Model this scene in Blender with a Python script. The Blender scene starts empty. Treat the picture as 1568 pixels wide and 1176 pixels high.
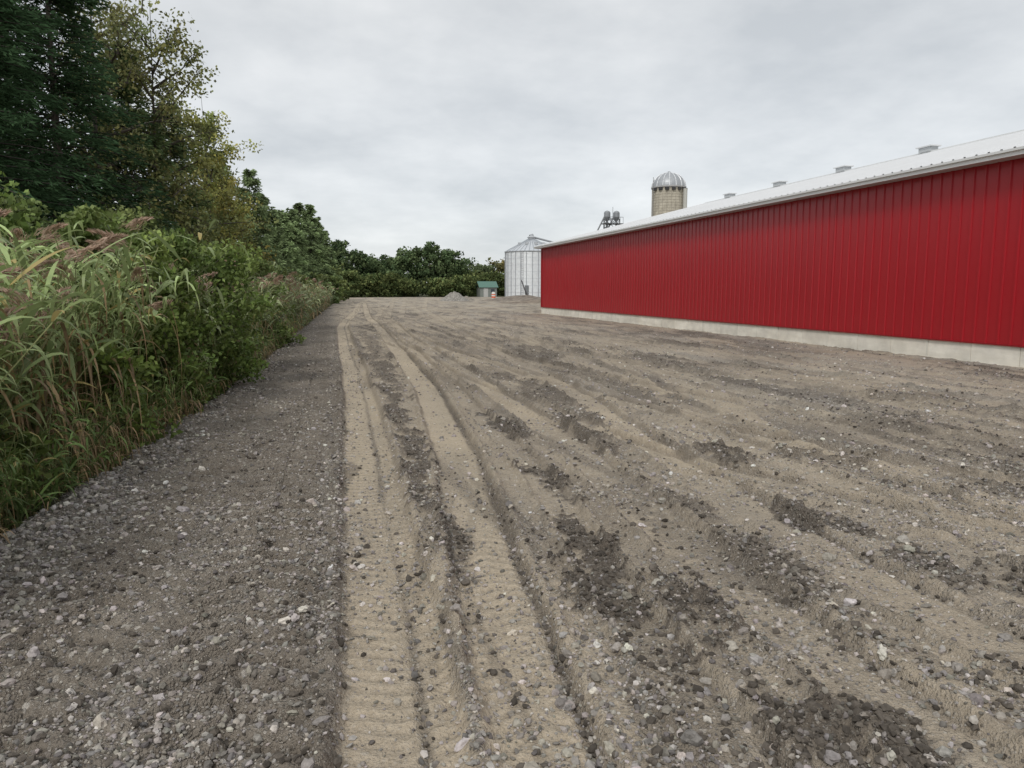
import bpy, bmesh, math
import numpy as np
from mathutils import Vector

rng = np.random.default_rng(7)
S = bpy.context.scene

# ------------------------------------------------------------------ helpers
def hash2(ix, iy, seed):
    h = (ix.astype(np.int64) * 374761393 + iy.astype(np.int64) * 668265263 + seed * 1274126177) & 0xffffffff
    h = ((h ^ (h >> 13)) * 1274126177) & 0xffffffff
    h = ((h ^ (h >> 16)) * 2246822519) & 0xffffffff
    h = h ^ (h >> 15)
    return (h & 0xffffff) / float(0xffffff)

def vnoise(x, y, seed=0):
    xi = np.floor(x); yi = np.floor(y)
    fx = x - xi; fy = y - yi
    fx = fx * fx * (3 - 2 * fx); fy = fy * fy * (3 - 2 * fy)
    xi = xi.astype(np.int64); yi = yi.astype(np.int64)
    a = hash2(xi, yi, seed); b = hash2(xi + 1, yi, seed)
    c = hash2(xi, yi + 1, seed); d = hash2(xi + 1, yi + 1, seed)
    return (a + (b - a) * fx) * (1 - fy) + (c + (d - c) * fx) * fy

def fbm(x, y, seed=0, octv=3):
    t = 0; amp = 0.5; s = 0
    for i in range(octv):
        t = t + amp * vnoise(x * 2 ** i + 17.3 * i, y * 2 ** i - 9.1 * i, seed + i)
        s += amp; amp *= 0.5
    return t / s - 0.5

def sm(t):
    t = np.clip(t, 0, 1)
    return t * t * (3 - 2 * t)

def build(name, V, F, C=None, mats=(), mi=None, smooth=False, parent=None):
    V = np.asarray(V, dtype=np.float32); F = np.asarray(F, dtype=np.int32)
    k = F.shape[1]; n = len(F)
    me = bpy.data.meshes.new(name)
    me.vertices.add(len(V)); me.vertices.foreach_set("co", V.ravel())
    me.loops.add(n * k); me.loops.foreach_set("vertex_index", F.ravel())
    me.polygons.add(n)
    me.polygons.foreach_set("loop_start", np.arange(0, n * k, k, dtype=np.int32))
    me.polygons.foreach_set("loop_total", np.full(n, k, dtype=np.int32))
    for m in mats: me.materials.append(m)
    if mi is not None: me.polygons.foreach_set("material_index", np.asarray(mi, dtype=np.int32))
    me.update(calc_edges=True)
    me.polygons.foreach_set("use_smooth", np.full(n, smooth, dtype=bool))
    if C is not None:
        C = np.asarray(C, dtype=np.float32)
        if C.shape[1] == 3: C = np.hstack([C, np.ones((len(C), 1), np.float32)])
        a = me.color_attributes.new("Col", 'FLOAT_COLOR', 'POINT')
        a.data.foreach_set("color", C.ravel())
    ob = bpy.data.objects.new(name, me)
    S.collection.objects.link(ob)
    if parent: ob.parent = parent
    return ob

class Acc:
    def __init__(s): s.V = []; s.F = []; s.C = []; s.M = []; s.n = 0
    def add(s, V, F, C, m=0):
        V = np.asarray(V, float); F = np.asarray(F)
        C = np.asarray(C, float)
        if C.ndim == 1: C = np.tile(C, (len(V), 1))
        s.V.append(V); s.F.append(F + s.n); s.C.append(C); s.M.append(np.full(len(F), m)); s.n += len(V)
    def out(s, name, mats, smooth=False, parent=None):
        return build(name, np.vstack(s.V), np.vstack(s.F), np.vstack(s.C), mats, np.concatenate(s.M), smooth, parent)

def tube(pts, rad, sides=6):
    pts = np.asarray(pts, float); n = len(pts)
    rad = np.broadcast_to(np.asarray(rad, float), (n,))
    t = np.gradient(pts, axis=0); t /= np.linalg.norm(t, axis=1)[:, None] + 1e-9
    ref = np.where(np.abs(t[:, 2:3]) > 0.9, np.array([[1., 0, 0]]), np.array([[0, 0, 1.]]))
    a = np.cross(t, ref); a /= np.linalg.norm(a, axis=1)[:, None] + 1e-9
    b = np.cross(t, a)
    ang = np.linspace(0, 2 * np.pi, sides, endpoint=False)
    V = pts[:, None] + rad[:, None, None] * (np.cos(ang)[None, :, None] * a[:, None] + np.sin(ang)[None, :, None] * b[:, None])
    V = V.reshape(-1, 3)
    i = np.arange(n - 1)[:, None] * sides; j = np.arange(sides)[None]; j2 = (j + 1) % sides
    F = np.stack([i + j, i + j2, i + sides + j2, i + sides + j], -1).reshape(-1, 4)
    return V, F

def box(c, s):
    c = np.array(c, float); s = np.array(s, float) / 2
    V = np.array([[x, y, z] for x in (-1, 1) for y in (-1, 1) for z in (-1, 1)]) * s + c
    F = np.array([[0, 1, 3, 2], [4, 6, 7, 5], [0, 4, 5, 1], [2, 3, 7, 6], [0, 2, 6, 4], [1, 5, 7, 3]])
    return V, F

def unit(v): return v / (np.linalg.norm(v, axis=-1, keepdims=True) + 1e-9)

def leaves(cent, L, W, col, a=None, jit=1.0):
    n = len(cent)
    r = unit(rng.normal(size=(n, 3)))
    a = r if a is None else unit(a + r * jit)
    b = unit(np.cross(a, unit(rng.normal(size=(n, 3)))))
    L = np.broadcast_to(L, (n,))[:, None]; W = np.broadcast_to(W, (n,))[:, None]
    V = np.stack([cent - a * L / 2, cent + b * W / 2 - a * L * .08, cent + a * L / 2, cent - b * W / 2 - a * L * .08], 1).reshape(-1, 3)
    F = np.arange(4 * n).reshape(n, 4)
    C = np.repeat(col, 4, axis=0)
    return V, F, C

# ------------------------------------------------------------------ materials
def newmat(name):
    m = bpy.data.materials.new(name); m.use_nodes = True
    nt = m.node_tree; nt.nodes.clear()
    out = nt.nodes.new('ShaderNodeOutputMaterial')
    return m, nt, out

def N(nt, t, **kw):
    n = nt.nodes.new(t)
    for k, v in kw.items():
        if k in n.inputs: n.inputs[k].default_value = v
        else: setattr(n, k, v)
    return n

def mixc(nt, fac, a, b, mode='MIX'):
    n = nt.nodes.new('ShaderNodeMix'); n.data_type = 'RGBA'; n.blend_type = mode
    for sock, v in ((n.inputs[0], fac), (n.inputs[6], a), (n.inputs[7], b)):
        if isinstance(v, bpy.types.NodeSocket): nt.links.new(v, sock)
        elif isinstance(v, (int, float)): sock.default_value = v
        else: sock.default_value = (*v, 1) if len(v) == 3 else v
    return n.outputs[2]

def mathn(nt, op, a, b=None, c=None, clamp=False):
    n = nt.nodes.new('ShaderNodeMath'); n.operation = op; n.use_clamp = clamp
    for i, v in enumerate((a, b, c)):
        if v is None: continue
        if isinstance(v, bpy.types.NodeSocket): nt.links.new(v, n.inputs[i])
        else: n.inputs[i].default_value = v
    return n.outputs[0]

def ramp(nt, fac, p0, p1, c0=(0, 0, 0), c1=(1, 1, 1)):
    n = nt.nodes.new('ShaderNodeValToRGB')
    n.color_ramp.elements[0].position = p0; n.color_ramp.elements[1].position = p1
    n.color_ramp.elements[0].color = (*c0, 1); n.color_ramp.elements[1].color = (*c1, 1)
    nt.links.new(fac, n.inputs[0]); return n.outputs[0]

def coords(nt, scale=(1, 1, 1)):
    tc = nt.nodes.new('ShaderNodeTexCoord'); mp = nt.nodes.new('ShaderNodeMapping')
    mp.inputs['Scale'].default_value = scale
    nt.links.new(tc.outputs['Object'], mp.inputs['Vector']); return mp.outputs[0]

def noise(nt, vec, scale, detail=3, rough=.55):
    n = N(nt, 'ShaderNodeTexNoise', Scale=scale, Detail=detail, Roughness=rough)
    nt.links.new(vec, n.inputs['Vector']); return n.outputs['Fac']

def leafmat(name, trans=.3, rough=.55, simple=False):
    m, nt, out = newmat(name)
    at = N(nt, 'ShaderNodeAttribute', attribute_name='Col')
    if simple:
        p = nt.nodes.new('ShaderNodeBsdfDiffuse'); nt.links.new(at.outputs['Color'], p.inputs['Color'])
    else:
        p = N(nt, 'ShaderNodeBsdfPrincipled', Roughness=rough)
        p.inputs['Specular IOR Level'].default_value = .3
        nt.links.new(at.outputs['Color'], p.inputs['Base Color'])
    tr = nt.nodes.new('ShaderNodeBsdfTranslucent')
    nt.links.new(at.outputs['Color'], tr.inputs['Color'])
    mx = N(nt, 'ShaderNodeMixShader'); mx.inputs[0].default_value = trans
    nt.links.new(p.outputs[0], mx.inputs[1]); nt.links.new(tr.outputs[0], mx.inputs[2])
    nt.links.new(mx.outputs[0], out.inputs[0]); return m

def colmat(name, rough=.8, metal=0, bump=0, bscale=20, var=.15, vs=6, spec=.5, grime=None):
    m, nt, out = newmat(name)
    at = N(nt, 'ShaderNodeAttribute', attribute_name='Col')
    p = N(nt, 'ShaderNodeBsdfPrincipled', Roughness=rough, Metallic=metal)
    p.inputs['Specular IOR Level'].default_value = spec
    co = coords(nt)
    nz = noise(nt, co, vs, 3)
    c = mixc(nt, 1.0, at.outputs['Color'], ramp(nt, nz, .3, .7, (1 - var,) * 3, (1,) * 3), 'MULTIPLY')
    if grime:
        nz2 = noise(nt, coords(nt, grime), 1, 4)
        c = mixc(nt, 1.0, c, ramp(nt, nz2, .35, .65, (.86, .85, .83), (1, 1, 1)), 'MULTIPLY')
    nt.links.new(c, p.inputs['Base Color'])
    if bump:
        b = N(nt, 'ShaderNodeBump', Strength=bump, Distance=.02)
        nt.links.new(noise(nt, co, bscale, 3), b.inputs['Height']); nt.links.new(b.outputs[0], p.inputs['Normal'])
    nt.links.new(p.outputs[0], out.inputs[0]); return m

M_leaf = leafmat('leaf', .3, .55); M_far = leafmat('distant_leaf', .25, simple=True)
M_need = leafmat('needles', .28, simple=True); M_reed = leafmat('reed_leaf', .3, .42)
M_bark = colmat('bark', .9, bump=.6, bscale=30, var=.5)
M_conc = colmat('concrete', .85, bump=.3, bscale=25, var=.18, vs=3, grime=(.9, .9, 5))
M_red = colmat('red_steel', .30, var=.06, vs=.6, spec=.6)
M_white = colmat('white_steel', .4, var=.05, vs=1)
M_galv = colmat('galvanised', .42, metal=.2, var=.15, vs=2)
M_stone = colmat('stone', .9, var=.35, vs=70, spec=.2)
M_plain = colmat('painted', .6, var=.1)

# ------------------------------------------------------------------ ground
EY = np.array([-60, 0, 5.1, 10.7, 20, 33.6, 70, 127, 300, 1500]); EX = np.array([-3.2, -2.3, -2.05, -1.65, -1.3, -.95, .1, 1.9, 7, 40])
def edge(y): return np.interp(y, EY, EX)
TR = [  # (Ys, Xs, halfwidth, strength)
    ([-40, 1, 2.4, 7.2, 15, 24.5, 33, 40, 60, 86, 140], [.3, .2, .23, .33, .45, .5, .55, .95, 2.2, 3.4, 8], .225, 1.0),
    ([-40, 1, 2.6, 7, 12.4, 24, 45, 90, 140], [0, .55, .68, 1.16, 1.5, 1.9, 2.3, 4.2, 11], .205, 1.0),
    ([-40, 1, 3.7, 7.3, 13.6, 25, 60, 140], [1.8, 2.0, 2.15, 2.39, 2.55, 2.6, 4.0, 13], .2, .9),
    ([-40, 1, 3.4, 6.75, 12.8, 25, 60, 140], [2.6, 2.85, 2.92, 3.18, 3.82, 4.6, 7.5, 18], .21, .9),
    ([-40, 1, 3, 6, 12.4, 24, 45, 90, 140], [.9, 1.2, 1.42, 1.75, 1.95, 2.25, 3.1, 5.8, 12], .13, .75),
    ([-40, 1, 5, 9, 14, 22, 60, 140], [4.9, 4.6, 4.45, 4.7, 5.3, 6.2, 9, 20], .24, .75),
    ([-40, 1, 3, 5, 9, 14, 22, 60, 140], [1, 3.1, 3.6, 4.0, 4.25, 4.4, 4.7, 6.5, 16], .18, .65),
    ([-40, 3, 7, 12, 22, 60, 140], [5.4, 5.5, 5.7, 6.4, 7.5, 10.5, 24], .24, .65),
    ([-40, 3, 7, 12, 22, 60, 140], [8.4, 6.8, 6.4, 6.2, 6.0, 9.5, 24], .2, .6),
    ([-40, 3, 7, 12, 30, 60, 140], [7.9, 7.6, 7.4, 7.9, 9.0, 12, 27], .25, .6),
    ([-40, 3, 10, 18, 40, 80, 140], [10.5, 9.5, 9.0, 9.2, 10.4, 15, 30], .25, .6),
    ([-40, 3, 10, 18, 40, 80, 140], [12.2, 11.6, 11, 11.2, 12.0, 17, 32], .3, .55),
    ([-40, 3, 9, 14, 22, 80, 140], [16, 13, 10, 8.6, 7.2, 12, 22], .22, .55),
    ([-40, 3, 9, 14, 22, 80, 140], [18, 15, 12, 10.6, 9.2, 14, 24], .22, .55),
    # curving arcs swinging from the centre out to the near right
    ([-40, 1, 2.5, 4, 6, 9, 14, 22, 40, 140], [60, 7.5, 5.2, 4.1, 3.3, 2.75, 2.25, 2.0, 2.3, 12], .19, .92),
    ([-40, 1, 2.5, 4, 6, 9, 14, 22, 40, 140], [60, 10.5, 7.6, 6.1, 5.0, 4.2, 3.4, 2.9, 3.0, 12], .19, .88),
    ([-40, 1, 3, 5, 7, 10, 16, 26, 44, 140], [60, 14, 9.8, 7.6, 6.4, 5.4, 4.4, 3.9, 4.1, 14], .22, .8),
    ([-40, 1, 3, 5, 7, 10, 16, 26, 44, 140], [60, 18, 13.2, 10.6, 9.0, 7.6, 6.2, 5.4, 5.4, 14], .22, .75),
]
BL = [(1.55, 3.9, .20, .95, 1), (1.75, 3.4, .2, .5, 1), (1.80, 6.1, .16, .6, .9), (1.98, 8.3, .14, 1.0, .9), (2.78, 7.8, .13, 1.3, .8), (3.72, 6.5, .2, .5, .9), (4.5, 6.15, .35, .4, .6),
      (3.3, 4.5, .22, .4, .85), (3.6, 3.35, .3, .4, .7), (1.74, 2.2, .25, .35, .85), (.74, 6.8, .10, 2.6, .85), (.86, 10.5, .12, 3.0, .8), (5.2, 4.8, .4, .35, .6),
      (2.6, 4.4, .12, .9, .6), (-.15, 3.2, .10, 2.4, .4), (3.2, 11.5, .2, 2.4, .7), (1.0, 16, .18, 4.5, .7), (2.9, 2.2, .25, .3, .5), (6.5, 7.8, .7, .35, .5), (8.4, 9.3, 1.0, .4, .5),
      (.05, 12, .1, 6, .5), (4.9, 12.5, .3, 2.2, .55), (6.9, 16, .35, 3, .5), (1.2, 24, .2, 6, .6)]

def ground_eval(x, y):
    e = edge(y) + .22 * fbm(x * 0 + 3.1, y * .8, 5, 3) + .14 * fbm(x * 2, y * 3, 6, 2)
    d = e - x
    z = -1.0 * sm((d + .10) / 1.4)
    near = np.clip(40 / (np.abs(y) + 20), 0, 1)
    wx = x + .05 * fbm(x * 1.5, y * .7, 21, 3) + .022 * fbm(x * 9, y * 7, 22, 2)
    track = np.zeros_like(x); dz = np.zeros_like(x); groove = np.zeros_like(x); press = np.zeros_like(x); cleatd = np.zeros_like(x)
    for i, (ty, tx, hw, st) in enumerate(TR):
        xc = np.interp(y, ty, tx) + .12 * fbm(x * 0 + i * 9.7, y * .16, 50 + i, 2)
        slope = np.abs(np.interp(y + .3, ty, tx) - np.interp(y - .3, ty, tx)) / .6
        u = (wx - xc) / (hw * np.sqrt(1 + slope ** 2))
        au = np.abs(u)
        m = np.clip((1.12 - au) / .2, 0, 1)
        brk = np.clip(.70 + 1.7 * fbm(x * 1.2, y * .45, 60 + i, 3), .08, 1) if st < .95 else np.clip(.98 + 1.0 * fbm(x * 1.8, y * .6, 60 + i, 3), .5, 1)
        dz += st * (-.036 * m * (.5 + .5 * brk) + .040 * np.exp(-((au - 1.25) / .15) ** 2) * (.6 + 1.4 * (fbm(x * 5, y * 5, 70 + i, 2) + .3)))
        cl = np.clip(1.8 * np.sin(2 * np.pi * (y / (.10 + .012 * (i % 3)) + .9 * au * (1 if i % 2 else -1)) + 2 * fbm(x * 3, y * .5, 33, 2)), -1, 1)
        con = sm((fbm(x * .9, y * .5, 36 + i, 2) + .1) / .25)
        dz += st * .005 * m * cl * brk * con
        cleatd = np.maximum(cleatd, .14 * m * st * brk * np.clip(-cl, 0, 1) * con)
        g = np.exp(-((u - .35) / .09) ** 2) * .7 if i == 0 else (np.exp(-((u - .95) / .13) ** 2) if i == 1 else np.exp(-((u - .95) / .12) ** 2) * .65)
        g = g * np.clip(.8 + 1.5 * fbm(x, y * .8, 75 + i, 2), 0, 1)
        dz -= st * .030 * g
        groove = np.maximum(groove, g * st)
        press = np.maximum(press, m * st)
        track = np.maximum(track, m * st * brk * (1 - .6 * g))
    for sd, k1 in ((201, .02), (205, -.12), (209, .25)):
        xw = x - k1 * (y - 8) + .4 * fbm(x * .12, y * .12, sd + 1, 2)
        s_ = fbm(xw * 4.2, y * .10, sd, 3)
        on = sm((fbm(x * .35, y * .2, sd + 2, 2) + .12) / .2) * sm((x - .1) / .5)
        dz += .03 * s_ * on
        track = np.maximum(track, .7 * sm((s_ - .02) / .12) * on)
        groove = np.maximum(groove, .5 * sm((-s_ - .12) / .08) * on)
    lug_shade = np.zeros_like(x)
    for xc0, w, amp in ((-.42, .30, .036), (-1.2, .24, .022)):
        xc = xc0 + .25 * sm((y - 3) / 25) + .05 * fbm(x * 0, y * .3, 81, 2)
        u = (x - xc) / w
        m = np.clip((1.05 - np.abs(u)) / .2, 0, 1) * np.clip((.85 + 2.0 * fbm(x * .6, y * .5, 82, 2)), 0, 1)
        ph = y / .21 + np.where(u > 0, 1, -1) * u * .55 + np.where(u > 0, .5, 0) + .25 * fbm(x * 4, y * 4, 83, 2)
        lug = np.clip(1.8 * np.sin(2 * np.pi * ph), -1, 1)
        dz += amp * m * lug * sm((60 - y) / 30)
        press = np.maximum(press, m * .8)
        lug_shade = np.maximum(lug_shade, m * np.clip(-lug, 0, 1) * .75 * amp / .036)  # shade in the tread troughs, painted into the dark colour mask
    dark = np.zeros_like(x)
    nq = fbm(x * 5, y * 3.2, 91, 4); nq2 = fbm(x * 1.6, y * 1.0, 95, 2); nq3 = fbm(x * 22, y * 20, 97, 2)
    for bx, by, sx, sy, st in BL:
        r = ((x - bx + .3 * nq2) / sx) ** 2 + ((y - by) / sy) ** 2
        q = sm((1.4 - r + 4.5 * nq + 2.6 * nq3) / 1.1) * st
        dark = np.maximum(dark, q)
    dn = sm((fbm(x * 1.3, y * .28, 101, 4) + .28 * nq3 + .25 * nq - .07) / .10) * .75
    dark = np.maximum(dark, dn * (1 - .8 * track) * np.where(x > .1, 1, .6))
    dark = np.maximum(dark, groove * .7); dark = np.maximum(dark, lug_shade); dark = np.maximum(dark, cleatd)
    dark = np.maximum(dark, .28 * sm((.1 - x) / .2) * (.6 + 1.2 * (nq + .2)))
    track = track * (1 - dark * .7)
    worn = sm((fbm(x * 1.1 + 4, y * .22, 111, 4) + .25 * nq3 + .09) / .22) * sm((x - .2) / .6)
    track = np.maximum(track, worn * .6 * (1 - dark))
    pale = sm((x - 3.0) / 4) * sm((fbm(x * .6, y * .3, 121, 4) + .25 * nq3 + .08) / .2)
    rough = (1 - .8 * np.clip(np.maximum(track, press), 0, 1))
    dz += .06 * fbm(x * .7, y * .5, 131, 2) + rough * (.08 * fbm(x * 3, y * 3, 141, 2) + .08 * fbm(x * 11, y * 11, 151, 3))
    dz += dark * rough * .02 + dark * .12 * np.abs(fbm(x * 10, y * 10, 161, 3)) * (1 - .7 * press)
    z = z + dz * near
    veg = sm((d - .05 + .25 * fbm(x * 4, y * 4, 171, 2)) / .25)
    veg = np.maximum(veg, sm((y - 150) / 15))
    veg = np.maximum(veg, sm((-70 - y) / 15))
    return z, track, dark, pale, veg

def seq(a, b, step0, grow):
    out = [a]; s = step0
    while out[-1] < b: out.append(out[-1] + s); s *= grow
    return np.array(out)
xs = np.concatenate([-(seq(3, 900, .05, 1.09))[::-1], np.arange(-2.98, 5.2, .019), seq(5.22, 30, .023, 1.013), seq(31, 1200, 1, 1.15)])
ys = np.concatenate([-(seq(-1.2, 300, .04, 1.08))[::-1], np.arange(1.215, 7, .013), seq(7.01, 150, .015, 1.0046), seq(153, 2500, 3, 1.12)])
X, Y = np.meshgrid(xs, ys)
z, tr, dk, pl, vg = ground_eval(X.ravel(), Y.ravel())
nx, ny = len(xs), len(ys)
V = np.column_stack([X.ravel(), Y.ravel(), z])
i = (np.arange(ny - 1)[:, None] * nx + np.arange(nx - 1)[None]).ravel()
F = np.stack([i, i + 1, i + nx + 1, i + nx], -1)
C = np.column_stack([tr, dk, pl, vg])

m, nt, out = newmat('gravel_ground')
at = N(nt, 'ShaderNodeAttribute', attribute_name='Col')
sp = N(nt, 'ShaderNodeSeparateColor'); nt.links.new(at.outputs['Color'], sp.inputs[0])
tR, dG, pB = sp.outputs[0], sp.outputs[1], sp.outputs[2]; vA = at.outputs['Alpha']
co = coords(nt)
def vor(scale, rand=1):
    v = N(nt, 'ShaderNodeTexVoronoi', Scale=scale, Randomness=rand); nt.links.new(co, v.inputs['Vector']); return v
v1 = vor(55); v2 = vor(24); v3 = vor(120)
n1 = noise(nt, co, 3.5, 4, .6); n2 = noise(nt, co, 40, 4, .65); n3 = noise(nt, co, .35, 3)
gravel = mixc(nt, ramp(nt, n1, .3, .7), (.225, .195, .160), (.335, .298, .250))
tan = mixc(nt, ramp(nt, n2, .3, .7), (.400, .334, .246), (.56, .482, .372))
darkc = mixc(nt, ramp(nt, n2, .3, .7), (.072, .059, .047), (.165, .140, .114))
palec = mixc(nt, ramp(nt, n2, .35, .65), (.36, .325, .275), (.59, .55, .48))
c = mixc(nt, mathn(nt, 'MULTIPLY', pB, .65), gravel, palec)
tf = mathn(nt, 'MULTIPLY', tR, ramp(nt, n1, .1, .5, (.75, .75, .75)), clamp=True)
c = mixc(nt, tf, c, tan)
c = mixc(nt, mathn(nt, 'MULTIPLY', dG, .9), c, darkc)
def peb(v, th, fac_hi, tone0, tone1):
    s = N(nt, 'ShaderNodeSeparateColor'); nt.links.new(v.outputs['Color'], s.inputs[0])
    sel = ramp(nt, s.outputs[0], th, th + .06)
    inside = ramp(nt, v.outputs['Distance'], .30, .42, (1, 1, 1), (0, 0, 0))
    f = mathn(nt, 'MULTIPLY', sel, inside)
    col = mixc(nt, s.outputs[1], tone0, tone1)
    return mathn(nt, 'MULTIPLY', f, fac_hi), col, f
looseness = mathn(nt, 'SUBTRACT', 1.0, mathn(nt, 'MULTIPLY', tR, .68), clamp=True)
for v, th, t0, t1 in ((v3, .45, (.15, .132, .112), (.54, .50, .44)), (v1, .5, (.14, .124, .106), (.60, .56, .50)), (v2, .82, (.25, .23, .20), (.66, .62, .56))):
    f, col, raw = peb(v, th, .85, t0, t1)
    c = mixc(nt, mathn(nt, 'MULTIPLY', mathn(nt, 'MULTIPLY', f, looseness), mathn(nt, 'SUBTRACT', 1.0, mathn(nt, 'MULTIPLY', dG, .5))), c, col)
c = mixc(nt, 1, c, ramp(nt, n3, .3, .7, (.88, .88, .89), (1.06, 1.05, 1.03)), 'MULTIPLY')
soil = mixc(nt, ramp(nt, noise(nt, co, 5, 3), .35, .65), (.035, .03, .018), (.06, .075, .025))
c = mixc(nt, vA, c, soil)
p = N(nt, 'ShaderNodeBsdfPrincipled', Roughness=.95); p.inputs['Specular IOR Level'].default_value = .2
nt.links.new(c, p.inputs['Base Color'])
hgt = mathn(nt, 'ADD', mathn(nt, 'MULTIPLY', ramp(nt, v1.outputs['Distance'], 0, .55, (1, 1, 1), (0, 0, 0)), .8), mathn(nt, 'MULTIPLY', ramp(nt, v3.outputs['Distance'], 0, .6, (1, 1, 1), (0, 0, 0)), .4))
hgt = mathn(nt, 'ADD', mathn(nt, 'MULTIPLY', hgt, looseness), mathn(nt, 'MULTIPLY', n2, 1.2))
bp = N(nt, 'ShaderNodeBump', Strength=1.0, Distance=.017)
nt.links.new(hgt, bp.inputs['Height']); nt.links.new(bp.outputs[0], p.inputs['Normal'])
nt.links.new(p.outputs[0], out.inputs[0])
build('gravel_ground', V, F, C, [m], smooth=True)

# ------------------------------------------------------------------ loose stones
def ico(sub):
    bm = bmesh.new(); bmesh.ops.create_icosphere(bm, subdivisions=sub, radius=1)
    V = np.array([v.co[:] for v in bm.verts]); F = np.array([[v.index for v in f.verts] for f in bm.faces]); bm.free(); return V, F
def rotm(n):
    q = unit(rng.normal(size=(n, 4))); w, x, y, z = q.T
    return np.stack([1 - 2 * (y * y + z * z), 2 * (x * y - z * w), 2 * (x * z + y * w), 2 * (x * y + z * w), 1 - 2 * (x * x + z * z), 2 * (y * z - x * w),
                     2 * (x * z - y * w), 2 * (y * z + x * w), 1 - 2 * (x * x + y * y)], -1).reshape(n, 3, 3)
SV, SF, SC, sn = [], [], [], 0
def stones(x, y, r, sub, bright=1.0, keep_track=.22, clod=False, white=.05):
    global sn
    zg, t, d, pl_, vg_ = ground_eval(x, y)
    if clod:
        k = (rng.random(len(x)) < d ** 1.5) & (vg_ < .5) & (x < 13.6)
    else:
        k = (rng.random(len(x)) < np.clip(1 - t * (1 - keep_track) + d * .1, .08, 1) * (1 - .8 * vg_)) & (x < 13.6)
        k &= rng.random(len(x)) < np.clip(.7 + 3 * fbm(x * 1.3, y * 1.3, 300, 3), .2, 1)
    x, y, r, zg, d = x[k], y[k], r[k], zg[k], d[k]
    bV, bF = ico(sub)
    nv = 10
    for j in range(nv):
        sel = np.arange(j, len(x), nv); n = len(sel)
        if n == 0: continue
        bv = bV * (1 + rng.uniform(-.30, .24, (len(bV), 1)))
        sc = rng.uniform(.5, 1.35, (n, 1, 3)) * r[sel][:, None, None]
        P = np.einsum('nij,nkj->nki', rotm(n), bv[None] * sc)
        P[:, :, 2] *= .8
        P += np.stack([x[sel], y[sel], zg[sel] + r[sel] * .25], -1)[:, None]
        if clod:
            base = rng.uniform(.07, .17, n)
            tint = np.stack([base, base * .87, base * .73], -1)
        else:
            base = rng.beta(1.7, 2.8, n) * .52 + .14
            base = np.where(rng.random(n) < white, rng.uniform(.55, .75, n), base)
            tint = np.stack([base * rng.uniform(1.0, 1.06, n), base * rng.uniform(.92, .98, n), base * rng.uniform(.80, .93, n)], -1) * bright
            tint *= (1 - .3 * d[sel])[:, None]
        SV.append(P.reshape(-1, 3)); SC.append(np.repeat(np.clip(tint, 0, .78), len(bV), 0))
        SF.append((bF[None] + (np.arange(n) * len(bV))[:, None, None] + sn).reshape(-1, 3)); sn += n * len(bV)
def samp(n, y0, y1, p=0):
    u = rng.random(n)
    y = y0 + (y1 - y0) * u if p == 0 else y0 * np.exp(u * np.log(y1 / y0))
    x = -.42 * y - .4 + rng.random(n) * (1.62 * y + .8)
    return x, y
x_, y_ = samp(90000, 1.4, 9); stones(x_, y_, rng.uniform(.0035, .008, len(x_)), 1)
x_, y_ = samp(72000, 1.4, 34, 1); stones(x_, y_, .006 + .012 * rng.random(len(x_)) ** 1.6, 1)
x_, y_ = samp(24000, 5, 55, 0); stones(x_, y_, .013 + .018 * rng.random(len(x_)) ** 1.5, 1, 1.2, .35)
x_, y_ = samp(3800, 1.4, 34, 1); stones(x_, y_, .013 + .018 * rng.random(len(x_)) ** 2.4, 2, 1.2, .35, white=.15)
x_, y_ = samp(55000, 1.4, 22, 1); stones(x_, y_, .007 + .017 * rng.random(len(x_)) ** 1.8, 1, clod=True)
n = 8000; y_ = 2 * np.exp(rng.random(n) * np.log(20)); x_ = edge(y_) + rng.normal(0.12, .2, n); stones(x_, y_, .008 + .02 * rng.random(n) ** 2, 1, 1.15, 1)
n = 13000; y_ = 1.6 * np.exp(rng.random(n) * np.log(14)); x_ = edge(y_) + rng.random(n) * 2.1; stones(x_, y_, .005 + .013 * rng.random(n) ** 2.2, 1, 1.0, 1, white=.06)
bx = np.array([1.02, .98, -1.05, -.2, .1, 1.33, 1.9, 2.3, -1.3, .74]); by = np.array([2.72, 2.95, 5.6, 3.6, 4.3, 3.6, 2.5, 2.6, 3.5, 5.2])
br = np.array([.036, .03, .045, .026, .03, .028, .033, .036, .03, .028])
stones(bx, by, br, 2, 1.4, 1)
build('loose_gravel_stones', np.vstack(SV), np.vstack(SF), np.vstack(SC), [M_stone])

# ------------------------------------------------------------------ barn
barn = bpy.data.objects.new('red_barn', None); S.collection.objects.link(barn)
BX, BY0, BY1, WID = 13.82, -34.0, 48.0, 24.1
ZE, ZR = 4.40, 7.55; RX = BX + WID / 2
RED = np.array([.375, .011, .019])
def ribbed(y0, y1, per, w, h):
    pts = []
    y = y0
    while y < y1:
        for a, b in ((0, 0), (per - 2 * w, 0), (per - 1.7 * w, h), (per - .5 * w, h), (per - .2 * w, 0)):
            if y + a < y1: pts.append((y + a, b))
        y += per
    pts.append((y1, 0)); return np.array(pts)
prof = ribbed(BY0, BY1, .305, .035, .026)
A = Acc()
def wall(Xp, sign):
    V = np.vstack([np.column_stack([Xp - sign * prof[:, 1], prof[:, 0], np.full(len(prof), .44)]), np.column_stack([Xp - sign * prof[:, 1], prof[:, 0], np.full(len(prof), 4.26)])])
    n = len(prof); i = np.arange(n - 1)
    tone = 1 + .02 * (vnoise(prof[:, 0] / .915, prof[:, 0] * 0, 3) - .5)
    A.add(V, np.stack([i, i + 1, i + 1 + n, i + n], -1), np.outer(np.tile(tone, 2), RED), 0)
wall(BX, 1); wall(BX + WID, -1)
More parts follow.
